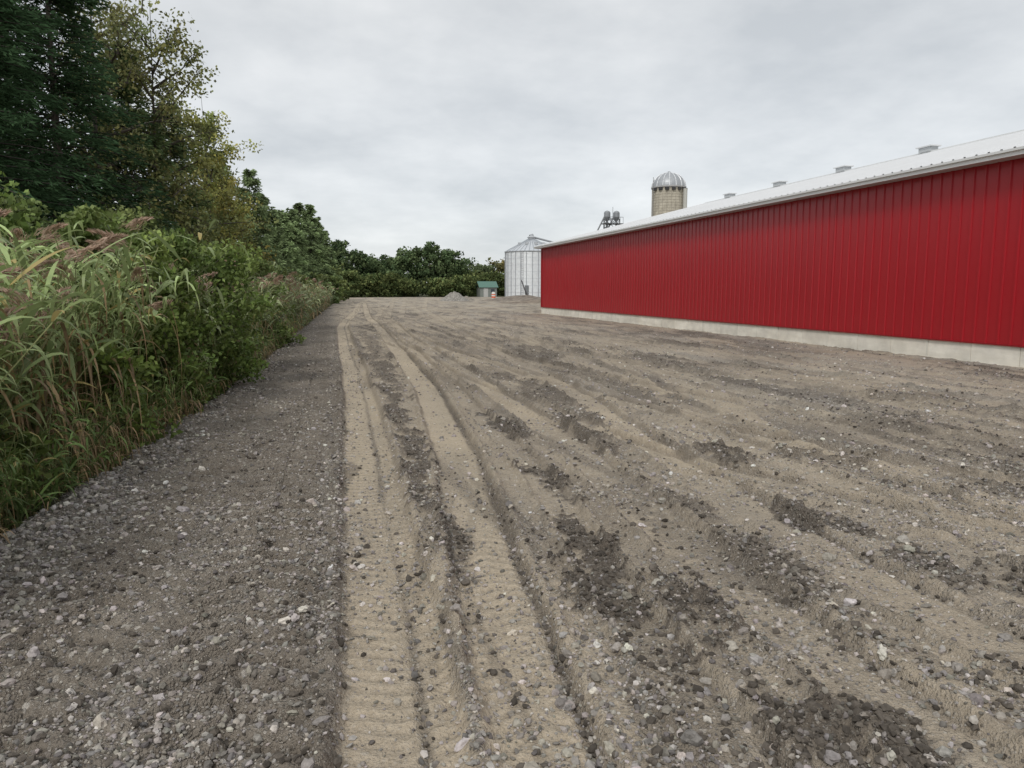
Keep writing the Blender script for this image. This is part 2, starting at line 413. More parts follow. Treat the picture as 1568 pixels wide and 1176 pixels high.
for ye in (BY0, BY1):
    px = ribbed(BX, BX + WID, .305, .04, .022); n = len(px); s = 1 if ye == BY1 else -1
    top = ZE - .12 + (ZR - ZE) * (1 - np.abs(px[:, 0] - RX) / (WID / 2))
    V = np.vstack([np.column_stack([px[:, 0], ye + s * px[:, 1], np.full(n, .44)]), np.column_stack([px[:, 0], ye + s * px[:, 1], top])])
    i = np.arange(n - 1); A.add(V, np.stack([i, i + 1, i + 1 + n, i + n], -1), RED, 0)
for yy in (18.45, 27.6, 36.75, 9.3): A.add(*box((BX - .018, yy, 2.34), (.024, .012, 3.78)), RED * .75, 0)
A.add(*box((BX - .03, BY1 - .04, 2.34), (.06, .14, 3.8)), RED * .9, 0)
A.add(*box((BX - .035, (BY0 + BY1) / 2, .435), (.05, BY1 - BY0, .03)), RED * .7, 0)
A.out('walls', [M_red], parent=barn)
A = Acc(); y = BY0
while y < BY1 - .01:
    w = min(1.22, BY1 - y); t = rng.uniform(.9, 1.04)
    A.add(*box((BX + .12 + rng.uniform(-.004, .004), y + w / 2, .42 / 2 - .15 - .003), (.26, w - .016, .42 + .3)), np.array([.92, .885, .79]) * t)
    if int((y - BY0) / 1.22) % 3 == 0: A.add(*box((BX - .015, y + .02, .19), (.012, .05, .42)), np.array([.8, .78, .70]))
    y += 1.22
A.add(*box((BX + WID - .12, (BY0 + BY1) / 2, .06), (.24, BY1 - BY0, .7)), np.array([.6, .58, .5]))
for ye in (BY0 + .12, BY1 - .12): A.add(*box((RX, ye, .055), (WID - .6, .24, .7)), np.array([.6, .58, .5]))
A.out('concrete_foundation', [M_conc], parent=barn)
A = Acc(); ov = .40; EXo = BX - ov
rp = ribbed(BY0 - .4, BY1 + .4, .305, .04, .03)
for s in (1, -1):
    n = len(rp); xe = RX - s * (RX - EXo); i = np.arange(n - 1)
    V = np.vstack([np.column_stack([np.full(n, xe), rp[:, 0], ZE + rp[:, 1]]), np.column_stack([np.full(n, RX), rp[:, 0], ZR + rp[:, 1]])])
    A.add(V, np.stack([i, i + 1, i + 1 + n, i + n], -1), np.array([.68, .69, .70]))
    V = np.vstack([np.column_stack([np.full(n, xe), rp[:, 0], ZE - .02 + 0 * rp[:, 1]]), np.column_stack([np.full(n, RX), rp[:, 0], ZR - .1 + 0 * rp[:, 1]])])
    A.add(V, np.stack([i, i + 1, i + 1 + n, i + n], -1), np.array([.6, .6, .6]))
A.add(*box((RX, (BY0 + BY1) / 2, ZR + .005), (.3, BY1 - BY0 + .8, .08)), np.array([.75, .76, .76]))
A.out('roof', [M_white], parent=barn)
A = Acc()
for s in (1, -1):
    xe = RX - s * (RX - EXo)
    A.add(*box((xe - s * .012, (BY0 + BY1) / 2, ZE - .075), (.024, BY1 - BY0 + .8, .15)), np.array([.78, .78, .78]))
    A.add(*box((xe + s * (ov / 2 + .01), (BY0 + BY1) / 2, ZE - .135), (ov - .03, BY1 - BY0 + .7, .02)), np.array([.5, .5, .5]))
    A.add(*box((xe - s * .05, (BY0 + BY1) / 2, ZE - .035), (.05, BY1 - BY0 + .8, .05)), np.array([.72, .73, .73]))
for ye in (BY0 - .41, BY1 + .41):
    for s in (1, -1):
        xe = RX - s * (RX - EXo)
        V = np.array([[xe, ye - .02, ZE - .15], [RX, ye - .02, ZR - .15], [RX, ye - .02, ZR + .05], [xe, ye - .02, ZE + .03],
                      [xe, ye + .02, ZE - .15], [RX, ye + .02, ZR - .15], [RX, ye + .02, ZR + .05], [xe, ye + .02, ZE + .03]])
        A.add(V, np.array([[0, 1, 2, 3], [4, 5, 6, 7], [0, 1, 5, 4], [3, 2, 6, 7], [0, 3, 7, 4], [1, 2, 6, 5]]), np.array([.76, .76, .76]))
A.out('fascia', [M_white], parent=barn)
A = Acc()
for k in range(14):
    yv = 45.3 - 5.6 * k
    if yv < BY0 + 2: break
    A.add(*box((RX, yv, ZR + .14), (.42, .66, .2)), np.array([.5, .52, .53]))
    A.add(*box((RX, yv, ZR + .265), (.55, .9, .05)), np.array([.75, .76, .77]))
A.out('ridge_vents', [M_white], parent=barn)

# ------------------------------------------------------------------ grain bin
def lathe(profile, cx, cy, sides=64):
    ang = np.linspace(0, 2 * np.pi, sides, endpoint=False)
    pr = np.array(profile)
    V = np.stack([cx + pr[:, 0:1] * np.cos(ang), cy + pr[:, 0:1] * np.sin(ang), np.repeat(pr[:, 1:2], sides, 1)], -1).reshape(-1, 3)
    n = len(pr); i = np.arange(n - 1)[:, None] * sides; j = np.arange(sides)[None]; j2 = (j + 1) % sides
    return V, np.stack([i + j, i + j2, i + sides + j2, i + sides + j], -1).reshape(-1, 4)
gb = bpy.data.objects.new('grain_bin', None); S.collection.objects.link(gb)
cx, cy, R = 32.9, 120.5, 4.3
A = Acc()
zz = np.arange(0, 7.7, .055); pr = [(R + .018 * math.sin(2 * math.pi * z_ / .22), z_) for z_ in zz]
A.add(*lathe(pr, cx, cy, 96), np.array([.78, .81, .83]))
A.add(*lathe([(R + .25, -.2), (R + .25, .12), (R, .13)], cx, cy, 64), np.array([.5, .48, .43]))
A.out('corrugated_shell', [M_galv], smooth=True, parent=gb)
A = Acc()
for k in range(28):
    a = 2 * math.pi * k / 28
    A.add(*tube([[cx + (R + .05) * math.cos(a), cy + (R + .05) * math.sin(a), 0], [cx + (R + .05) * math.cos(a), cy + (R + .05) * math.sin(a), 7.68]], .05, 4), np.array([.40, .42, .45]))
for zr_ in (1.1, 2.2, 3.3, 4.4, 5.5, 6.6):
    A.add(*lathe([(R + .03, zr_ - .02), (R + .045, zr_), (R + .03, zr_ + .02)], cx, cy, 64), np.array([.6, .63, .66]))
A.add(*lathe([(R + .04, 7.62), (R + .16, 7.66), (R + .16, 7.74), (R + .02, 7.76)], cx, cy, 64), np.array([.42, .44, .46]))
A.out('stiffeners', [M_galv], parent=gb)
A = Acc()
A.add(*lathe([(R + .14, 7.70), (R * .6, 8.72), (.55, 9.82)], cx, cy, 96), np.array([.62, .65, .68]))
for k in range(36):
    a = 2 * math.pi * k / 36
    A.add(*tube([[cx + r_ * math.cos(a), cy + r_ * math.sin(a), z_ + .03] for r_, z_ in ((R + .14, 7.70), (.6, 9.8))], .045, 4), np.array([.40, .43, .46]))
A.add(*lathe([(.6, 9.7), (.6, 10.05), (.75, 10.07), (.4, 10.35), (.02, 10.42)], cx, cy, 20), np.array([.5, .52, .54]))
for k in range(5):
    a = math.radians(200 + 36 * k); r_ = R * .55
    A.add(*box((cx + r_ * math.cos(a), cy + r_ * math.sin(a), 8.98), (.45, .45, .4)), np.array([.5, .52, .54]))
A.out('conical_roof', [M_galv], parent=gb)
A = Acc()
ad = math.radians(-125); dx_, dy_ = cx + (R + .12) * math.cos(ad), cy + (R + .12) * math.sin(ad)
for k in np.arange(-.3, .31, .6):
    A.add(*tube([[dx_ + k * .7, dy_, .1], [dx_ + k * .7, dy_, 7.7]], .03, 4), np.array([.35, .36, .38]))
for zr_ in np.arange(.4, 7.6, .35): A.add(*tube([[dx_ - .21, dy_, zr_], [dx_ + .21, dy_, zr_]], .02, 4), np.array([.35, .36, .38]))
A.add(*box((dx_ + .8, dy_ - .35, 1.5), (.8, .12, 1.5)), np.array([.2, .21, .22]))
A.add(*tube([[dx_ + 1.0, dy_ - .3, .3], [dx_ + .3, dy_ - 1.0, 1.3], [dx_ - .4, dy_ - 1.2, 3.0]], .1, 6), np.array([.12, .12, .13]))
A.out('ladder_and_door', [M_plain], parent=gb)
A = Acc()
A.add(*tube([[cx, cy, 10.2], [cx + 4.2, cy + .4, 9.3], [cx + 9, cy + 1, 8.9]], .16, 8), np.array([.4, .42, .44]))
A.add(*tube([[cx - .3, cy, 10.3], [cx + .3, cy + .1, 10.5]], .22, 8), np.array([.4, .42, .44]))
for q in (2.2, 4.2, 6.4): A.add(*tube([[cx + q, cy + .4, 9.5 - .1 * q], [cx + q * .9, cy + .4, 7.9]], .05, 4), np.array([.4, .42, .44]))
A.out('fill_conveyor', [M_galv], parent=gb)

# ------------------------------------------------------------------ silo
si = bpy.data.objects.new('concrete_silo', None); S.collection.objects.link(si)
cx, cy, R = 62.6, 131.9, 3.05
A = Acc()
pr = [(R, z_) for z_ in np.arange(-.2, 20.5, .75)] + [(R, 20.5)]
Vv, Ff = lathe(pr, cx, cy, 48)
A.add(Vv, Ff, np.clip(np.array([[.52, .485, .40]]) * (1 + .1 * rng.standard_normal((len(Vv), 1))), .25, .7))
A.out('stave_wall', [M_conc], parent=si)
A = Acc()
for z_ in np.arange(.5, 20.4, .5): A.add(*lathe([(R + .01, z_ - .02), (R + .04, z_), (R + .01, z_ + .02)], cx, cy, 48), np.array([.36, .33, .28]))
for k in range(24):
    a = 2 * math.pi * k / 24
    A.add(*tube([[cx + (R + .02) * math.cos(a), cy + (R + .02) * math.sin(a), 0], [cx + (R + .02) * math.cos(a), cy + (R + .02) * math.sin(a), 20.4]], .03, 4), np.array([.36, .33, .28]))
A.out('steel_hoops', [M_plain], parent=si)
A = Acc()
dome = [(R * 1.03 * math.cos(t), 20.45 + 2.75 * math.sin(t)) for t in np.linspace(0, math.pi / 2 - .02, 14)]
A.add(*lathe(dome, cx, cy, 48), np.array([.40, .42, .44]))
for k in range(16):
    a = 2 * math.pi * k / 16
    A.add(*tube([[cx + r_ * 1.01 * math.cos(a), cy + r_ * 1.01 * math.sin(a), z_ + .02] for r_, z_ in dome], .08, 4), np.array([.8, .82, .84]))
A.add(*lathe([(R * 1.06, 20.3), (R * 1.07, 20.55), (R * 1.0, 20.6)], cx, cy, 48), np.array([.5, .5, .5]))
A.add(*lathe([(.35, 23.1), (.35, 23.35), (.02, 23.5)], cx, cy, 12), np.array([.45, .46, .48]))
A.out('ribbed_dome', [M_galv], parent=si)
A = Acc()
for k in range(8):
    a = math.radians(-165 + k * 22)
    A.add(*box((cx + (R + .02) * math.cos(a), cy + (R + .02) * math.sin(a), 20.0), (.6, .6, .55)), np.array([.04, .04, .04]))
A.add(*tube([[cx - R - .3, cy - .5, 0], [cx - R - .3, cy - .5, 22.2]], .05, 6), np.array([.3, .3, .3]))
A.add(*tube([[cx + 1.9, cy - R - .0, 0], [cx + 1.9, cy - R - .0, 20.0]], .38, 10), np.array([.5, .5, .46]))
A.out('rim_openings_and_chute', [M_plain], parent=si)

# ------------------------------------------------------------------ bucket elevator tower
el = bpy.data.objects.new('grain_elevator_tower', None); S.collection.objects.link(el)
cx, cy, H = 53.5, 137.4, 15.0
A = Acc(); g = np.array([.13, .14, .15])
w = .95
cs = [(-w, -w), (w, -w), (w, w), (-w, w)]
for a, b in cs: A.add(*tube([[cx + a * 1.3, cy + b, 0], [cx + a * 1.3, cy + b, H]], .09, 4), g)
for k in range(9):
    z0, z1 = k * H / 9, (k + 1) * H / 9
    for q in range(4):
        a, b = cs[q], cs[(q + 1) % 4]
        A.add(*tube([[cx + a[0] * 1.3, cy + a[1], z0], [cx + b[0] * 1.3, cy + b[1], z1]], .06, 4), g)
        A.add(*tube([[cx + b[0] * 1.3, cy + b[1], z0], [cx + a[0] * 1.3, cy + a[1], z1]], .05, 4), g)
        A.add(*tube([[cx + a[0] * 1.3, cy + a[1], z1], [cx + b[0] * 1.3, cy + b[1], z1]], .06, 4), g)
A.add(*box((cx, cy, H - .9), (3.9, 2.4, .1)), g)
for a in np.linspace(-1.9, 1.9, 7):
    A.add(*tube([[cx + a, cy - 1.15, H - .9], [cx + a, cy - 1.15, H + .3]], .035, 4), g)
A.add(*tube([[cx - 1.9, cy - 1.15, H + .3], [cx + 1.9, cy - 1.15, H + .3]], .04, 4), g)
A.add(*tube([[cx + .2, cy, H], [cx + .2, cy, H + 2.3]], .04, 4), g)
A.out('lattice_frame', [M_plain], parent=el)
A = Acc()
for dx_ in (-.95, .95):
    A.add(*tube([[cx + dx_, cy, 0], [cx + dx_, cy, H + .2]], .2, 6), np.array([.30, .32, .34]))
    A.add(*lathe([(.1, H - .6), (.3, H - .3), (.62, H + .3), (.62, H + 1.2), (.45, H + 1.45), (.02, H + 1.6)], cx + dx_, cy, 14), np.array([.30, .32, .34]))
    A.add(*tube([[cx + dx_ - .5, cy, H + .5], [cx + dx_ - 2.2, cy - .3, H - 2.6], [cx + dx_ - 6, cy - 1, H - 7]], .14, 6), np.array([.2, .21, .22]))
A.out('elevator_legs', [M_galv], parent=el)

# ------------------------------------------------------------------ shed, pile, barrel
sh = bpy.data.objects.new('green_roof_shed', None); S.collection.objects.link(sh)
cx, cy = 33.2, 158.0
A = Acc(); A.add(*box((cx, cy, 1.0), (3.6, 4, 2.2)), np.array([.22, .24, .22]))
A.add(*box((cx - .6, cy - 2.02, .95), (.95, .06, 1.9)), np.array([.5, .5, .48])); A.add(*box((cx + .9, cy - 2.02, 1.3), (.8, .06, .7)), np.array([.05, .06, .07]))
A.out('walls', [M_plain], parent=sh)
A = Acc()
V = np.array([[cx - 2.1, cy - 2.3, 2.0], [cx + 2.1, cy - 2.3, 2.0], [cx + 2.1, cy, 3.3], [cx - 2.1, cy, 3.3], [cx - 2.1, cy + 2.3, 2.0], [cx + 2.1, cy + 2.3, 2.0]])
A.add(V, np.array([[0, 1, 2, 3], [3, 2, 5, 4]]), np.array([.10, .20, .16]))
A.out('roof', [M_plain], parent=sh)

def mound(name, cx, cy, rx, ry, h, seed, mats, colr):
    n = 50; a = np.linspace(-1.1, 1.1, n); gx, gy = np.meshgrid(a, a); gx = gx.ravel(); gy = gy.ravel()
    r = np.sqrt(gx ** 2 + gy ** 2)
    hh = np.clip(1 - r, 0, 1) ** .9 * (1 + .8 * fbm(gx * 2.5, gy * 2.5, seed, 3)) + .25 * np.clip(1 - r, 0, 1) * fbm(gx * 9, gy * 9, seed + 5, 3)
    V = np.column_stack([cx + gx * rx, cy + gy * ry, hh * h * 1.05 - .12])
    i = (np.arange(n - 1)[:, None] * n + np.arange(n - 1)[None]).ravel()
    build(name, V, np.stack([i, i + 1, i + n + 1, i + n], -1), np.outer(1 + .35 * rng.standard_normal(len(V)).clip(-1, 1), colr), mats)
mound('gravel_pile', 17.2, 103.5, 2.2, 2.2, 1.45, 3, [M_stone], [.33, .31, .28])
mound('gravel_pile', 19.3, 106, 1.5, 1.8, .7, 9, [M_stone], [.3, .27, .23])
mound('soil_berm', 27, 104, 7.5, 2.0, .75, 12, [M_stone], [.26, .225, .19])
mound('soil_berm', 24, 84, 6.5, 1.6, .5, 15, [M_stone], [.27, .225, .18])
A = Acc()
cx, cy = 24.6, 112
A.add(*lathe([(.3, .05), (.3, .9), (.28, .92), (.25, 1.2), (.0, 1.22)], cx, cy, 16), np.array([.75, .75, .72]))
A.add(*lathe([(.31, .3), (.31, .55)], cx, cy, 16), np.array([.7, .12, .03])); A.add(*lathe([(.31, .75), (.31, .9)], cx, cy, 16), np.array([.7, .12, .03]))
A.add(*lathe([(.45, 0), (.45, .08), (.0, .09)], cx, cy, 16), np.array([.05, .05, .05]))
A.out('traffic_barrel', [M_plain])

# ------------------------------------------------------------------ vegetation
BARK = np.array([.10, .085, .07])
def gz(x, y): return float(ground_eval(np.array([float(x)]), np.array([float(y)]))[0][0])

def conifer(name, x, y, h, R, n=22000, col=(.04, .075, .035), L=.16, W=.035, low=.06, acc=None, br=190):
    A = acc or Acc(); z0 = gz(x, y) if acc is None else 0
    lean = rng.normal(0, .01, 2)
    tz = np.linspace(0, h, 10)
    A.add(*tube(np.column_stack([x + lean[0] * tz, y + lean[1] * tz, z0 - .1 + tz]), .01 + .012 * h * (1 - tz / h), 6), BARK, 1)
    t = low + (1 - low) * rng.random(br) ** .9
    az = rng.uniform(0, 2 * np.pi, br)
    ln = R * (1.02 - t) ** .65 * rng.uniform(.6, 1.15, br) + .15
    tone = rng.uniform(.6, 1.45, br)
    per = max(4, n // br)
    col = np.array(col) * rng.uniform(.85, 1.15)
    cs_, as_, cc_ = [], [], []
    for k in range(br):
        d = np.array([math.cos(az[k]), math.sin(az[k]), 0]); sd = np.array([-d[1], d[0], 0])
        up = .38 * t[k] + rng.uniform(-.12, .14)
        base = np.array([x, y, z0 + t[k] * h])
        s = np.linspace(0, 1, 5)
        pts = base + d * (ln[k] * s)[:, None] + np.array([0, 0, 1]) * (ln[k] * (up * s - .38 * s * s + .12 * s ** 4))[:, None]
        A.add(*tube(pts, .018 * (1 - .8 * s) * (h / 9), 3), BARK * .8, 1)
        m_ = int(per * (.4 + ln[k] / R))
        u = rng.random(m_) ** .65
        lat = rng.normal(0, 1, m_) * .17 * ln[k] * (1.15 - u) + rng.normal(0, .05, m_)
        P = base + d * (ln[k] * u)[:, None] + sd * lat[:, None]
        P[:, 2] += ln[k] * (up * u - .38 * u * u + .12 * u ** 4) - np.abs(lat) * .35 - rng.random(m_) ** 1.5 * .30 + .05
        cs_.append(P); as_.append(d * .8 + sd * np.sign(lat)[:, None] * .7 + np.array([0, 0, -.25]))
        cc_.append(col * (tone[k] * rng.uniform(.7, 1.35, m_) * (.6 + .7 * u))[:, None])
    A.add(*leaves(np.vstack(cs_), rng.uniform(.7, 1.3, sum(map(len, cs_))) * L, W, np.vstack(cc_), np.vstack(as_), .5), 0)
    if acc is None: A.out(name, [M_need, M_bark])

def broad(name, x, y, h, R, n=16000, col=(.05, .09, .02), L=.13, W=.08, base=.22, limbs=16, clus=.42, acc=None, col2=None, sub=5, z0=None, shape=1.0, trunk=1.0):
    A = acc or Acc()
    if z0 is None: z0 = gz(x, y) if acc is None else 0
    col = np.array(col); col2 = np.array(col2) if col2 is not None else col
    tt0 = rng.uniform(.8, 1.2); col = col * tt0; col2 = col2 * tt0
    tz = np.linspace(0, 1, 8)
    bend = rng.normal(0, .03 * h, 2)
    T = np.column_stack([x + bend[0] * tz ** 2, y + bend[1] * tz ** 2, z0 - .15 + tz * h * .93])
    A.add(*tube(T, trunk * .012 * h * (1.02 - tz) ** 1.4 + .004, 7), BARK, 1)
    C_ = []
    for k in range(limbs):
        t = base + (.97 - base) * (k + rng.random()) / limbs
        az = k * 2.4 + rng.uniform(-.5, .5)
        prof_ = (math.sin(math.pi * min(1, max(0.04, (t - base * .6) / (1.06 - base * .6))) ** .8)) ** .6
        ln = R * prof_ * rng.uniform(.75, 1.15) * shape
        tt = max(base * .7, t - .10)
        p0 = np.array([np.interp(tt, tz, T[:, 0]), np.interp(tt, tz, T[:, 1]), np.interp(tt, tz, T[:, 2])])
        d = np.array([math.cos(az), math.sin(az), rng.uniform(.3, .8) * (.6 + t)])
        d /= math.hypot(d[0], d[1])
        s = np.linspace(0, 1, 4)
        P = p0 + d * (ln * s)[:, None] + rng.normal(0, .04 * ln, (4, 3)) * s[:, None]
        P[:, 2] = np.minimum(P[:, 2], z0 + h)
        A.add(*tube(P, trunk * .004 * h * (1.1 - s) + .004, 4), BARK, 1)
        C_.append(P[-1])
        for q in range(sub):
            u = rng.uniform(.3, 1); b0 = P[0] + (P[-1] - P[0]) * u
            e = b0 + rng.normal(0, 1, 3) * np.array([1, 1, .8]) * ln * .36 + np.array([0, 0, .1 * ln])
            e[2] = min(e[2], z0 + h * 1.02)
            A.add(*tube([b0, (b0 + e) / 2 + rng.normal(0, .03 * ln, 3), e], [trunk * .0018 * h + .003, .001 * h + .002, .003], 3), BARK, 1)
            C_.append(e); C_.append((b0 + e) / 2)
    C_.append(T[-1]); C_ = np.array(C_)
    per = int(n / len(C_)); K = len(C_)
    tone = rng.uniform(.55, 1.5, K); mixv = rng.random(K)
    rad = clus * rng.uniform(.6, 1.3, K)
    off = unit(rng.normal(size=(K, per, 3))) * (rng.random((K, per, 1)) ** .45) * rad[:, None, None] * np.array([1, 1, .7])
    P = C_[:, None] + off
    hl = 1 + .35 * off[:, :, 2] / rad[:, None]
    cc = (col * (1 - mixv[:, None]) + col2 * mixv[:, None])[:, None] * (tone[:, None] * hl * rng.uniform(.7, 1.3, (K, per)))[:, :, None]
    nn = K * per
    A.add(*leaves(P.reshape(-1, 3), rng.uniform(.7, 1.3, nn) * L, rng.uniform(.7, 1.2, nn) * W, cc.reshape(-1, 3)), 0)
    if acc is None: A.out(name, [M_leaf, M_bark])

SP = (.055, .10, .048)
conifer('spruce_tree', -6.9, 17.0, 12.0, 3.1, 44000, SP, L=.20, W=.042, br=330)
conifer('spruce_tree', -6.2, 20.5, 12.5, 2.8, 34000, SP, L=.20, W=.042, br=310)
conifer('spruce_tree', -8.8, 21.5, 14.0, 3.6, 28000, SP, L=.22, W=.06, br=300)
conifer('spruce_tree', -10.5, 27.0, 15.0, 3.8, 22000, SP, L=.26, W=.07, br=260)
LA = (.18, .235, .115)
conifer('larch_tree', -6.0, 26.0, 10.0, 2.4, 24000, (.12, .17, .075), L=.2, W=.05, br=260)
conifer('larch_tree', -5.6, 31.0, 9.4, 2.3, 19000, (.14, .19, .085), L=.22, W=.055, br=230)
conifer('larch_tree', -5.4, 41.0, 9.4, 2.7, 20000, LA, L=.26, W=.07, br=240)
conifer('larch_tree', -4.3, 48.0, 9.6, 2.6, 17000, LA, L=.28, W=.08, br=220)
conifer('larch_tree', -4.0, 54.0, 8.8, 2.5, 14000, LA, L=.3, W=.09, br=210)
conifer('larch_tree', -3.3, 61.0, 8.6, 2.5, 13000, LA, L=.33, W=.1, br=200)
conifer('larch_tree', -2.8, 68.0, 9.4, 2.6, 12000, LA, L=.36, W=.11, br=190)
conifer('larch_tree', -2.4, 76.0, 10.8, 2.6, 11000, LA, L=.4, W=.12, br=190)
conifer('larch_tree', -1.7, 85.0, 11.6, 2.8, 10000, LA, L=.45, W=.14, br=170)
conifer('larch_tree', -1.0, 95.0, 11.2, 2.8, 9000, LA, L=.5, W=.15, br=160)
conifer('larch_tree', -.3, 107.0, 10.6, 2.8, 8000, LA, L=.55, W=.17, br=150)
broad('poplar_tree', -6.3, 24.0, 14.0, 2.0, 8500, (.20, .24, .10), .11, .085, .25, 26, .5, col2=(.28, .27, .10), trunk=.8)
broad('poplar_tree', -5.15, 26.0, 12.8, 1.8, 9500, (.18, .22, .085), .12, .09, .2, 26, .5, col2=(.28, .27, .09), trunk=.8)
broad('poplar_tree', -4.7, 34.5, 11.8, 1.8, 13000, (.21, .26, .09), .13, .1, .15, 26, .5, col2=(.35, .32, .09), trunk=.8)
broad('poplar_tree', -4.6, 38.0, 9.0, 1.6, 9000, (.18, .22, .08), .14, .11, .12, 20, .55, col2=(.33, .27, .075))
broad('poplar_tree', -7.4, 29.5, 13.0, 2.2, 10000, (.13, .17, .07), .13, .1, .2, 22, .6, col2=(.21, .21, .085))
U = [(-5.3, 13.5, 4.0, 1.7), (-6.5, 12.5, 4.6, 1.8), (-4.4, 16.5, 4.2, 1.5), (-4.7, 20, 4.6, 1.5), (-4.2, 24, 4.4, 1.5), (-4.0, 28.5, 4.2, 1.5), (-3.6, 34, 4.0, 1.5), (-3.3, 40, 3.8, 1.5), (-3.0, 47, 3.6, 1.6), (-2.6, 55, 3.6, 1.6), (-2.0, 64, 3.6, 1.7), (-1.6, 75, 3.8, 1.8), (-.7, 88, 3.8, 2), (0, 102, 3.8, 2.2), (.6, 118, 4.2, 2.4)]
for k, (x, y, h, R) in enumerate(U):
    c1 = [(.11, .165, .05), (.10, .145, .05), (.13, .165, .06)][k % 3]
    f = max(1, y / 20)
    broad('understory_shrub', x, y, h, R, int(15000 / f ** .6), c1, .10 * f ** .8, .06 * f ** .8, .04, 15, .42, col2=(.18, .21, .07), trunk=.6)
SH1, SH2 = (.13, .20, .05), (.20, .26, .075)
broad('leafy_shrub', -3.35, 12.2, 4.1, 1.25, 15000, SH1, .10, .06, .05, 16, .36, col2=SH2, trunk=.5)
broad('leafy_shrub', -4.4, 10.6, 4.2, 1.2, 14000, SH1, .10, .06, .05, 16, .36, col2=SH2, trunk=.5)
broad('leafy_shrub', -2.15, 10.6, 2.9, .75, 14000, (.13, .20, .045), .075, .045, .03, 16, .26, col2=(.20, .26, .07), trunk=.4)
broad('leafy_shrub', -1.95, 12.6, 2.9, .8, 13000, (.12, .19, .045), .08, .05, .03, 16, .28, col2=(.19, .25, .07), trunk=.4)
broad('leafy_shrub', -1.85, 15.2, 2.9, .85, 12000, (.115, .17, .045), .09, .055, .03, 15, .3, col2=(.18, .23, .07), trunk=.4)
broad('leafy_shrub', -2.0, 21.5, 2.7, .9, 9000, (.11, .16, .045), .1, .06, .03, 14, .32, col2=(.18, .23, .07), trunk=.4)
broad('leafy_shrub', -2.35, 8.4, 1.6, .5, 5000, (.13, .20, .045), .08, .05, .03, 12, .2, col2=(.20, .26, .07), trunk=.4)
broad('leafy_shrub', -2.55, 6.3, 1.3, .42, 3500, (.12, .18, .045), .08, .05, .03, 11, .17, col2=(.20, .25, .07), trunk=.4)

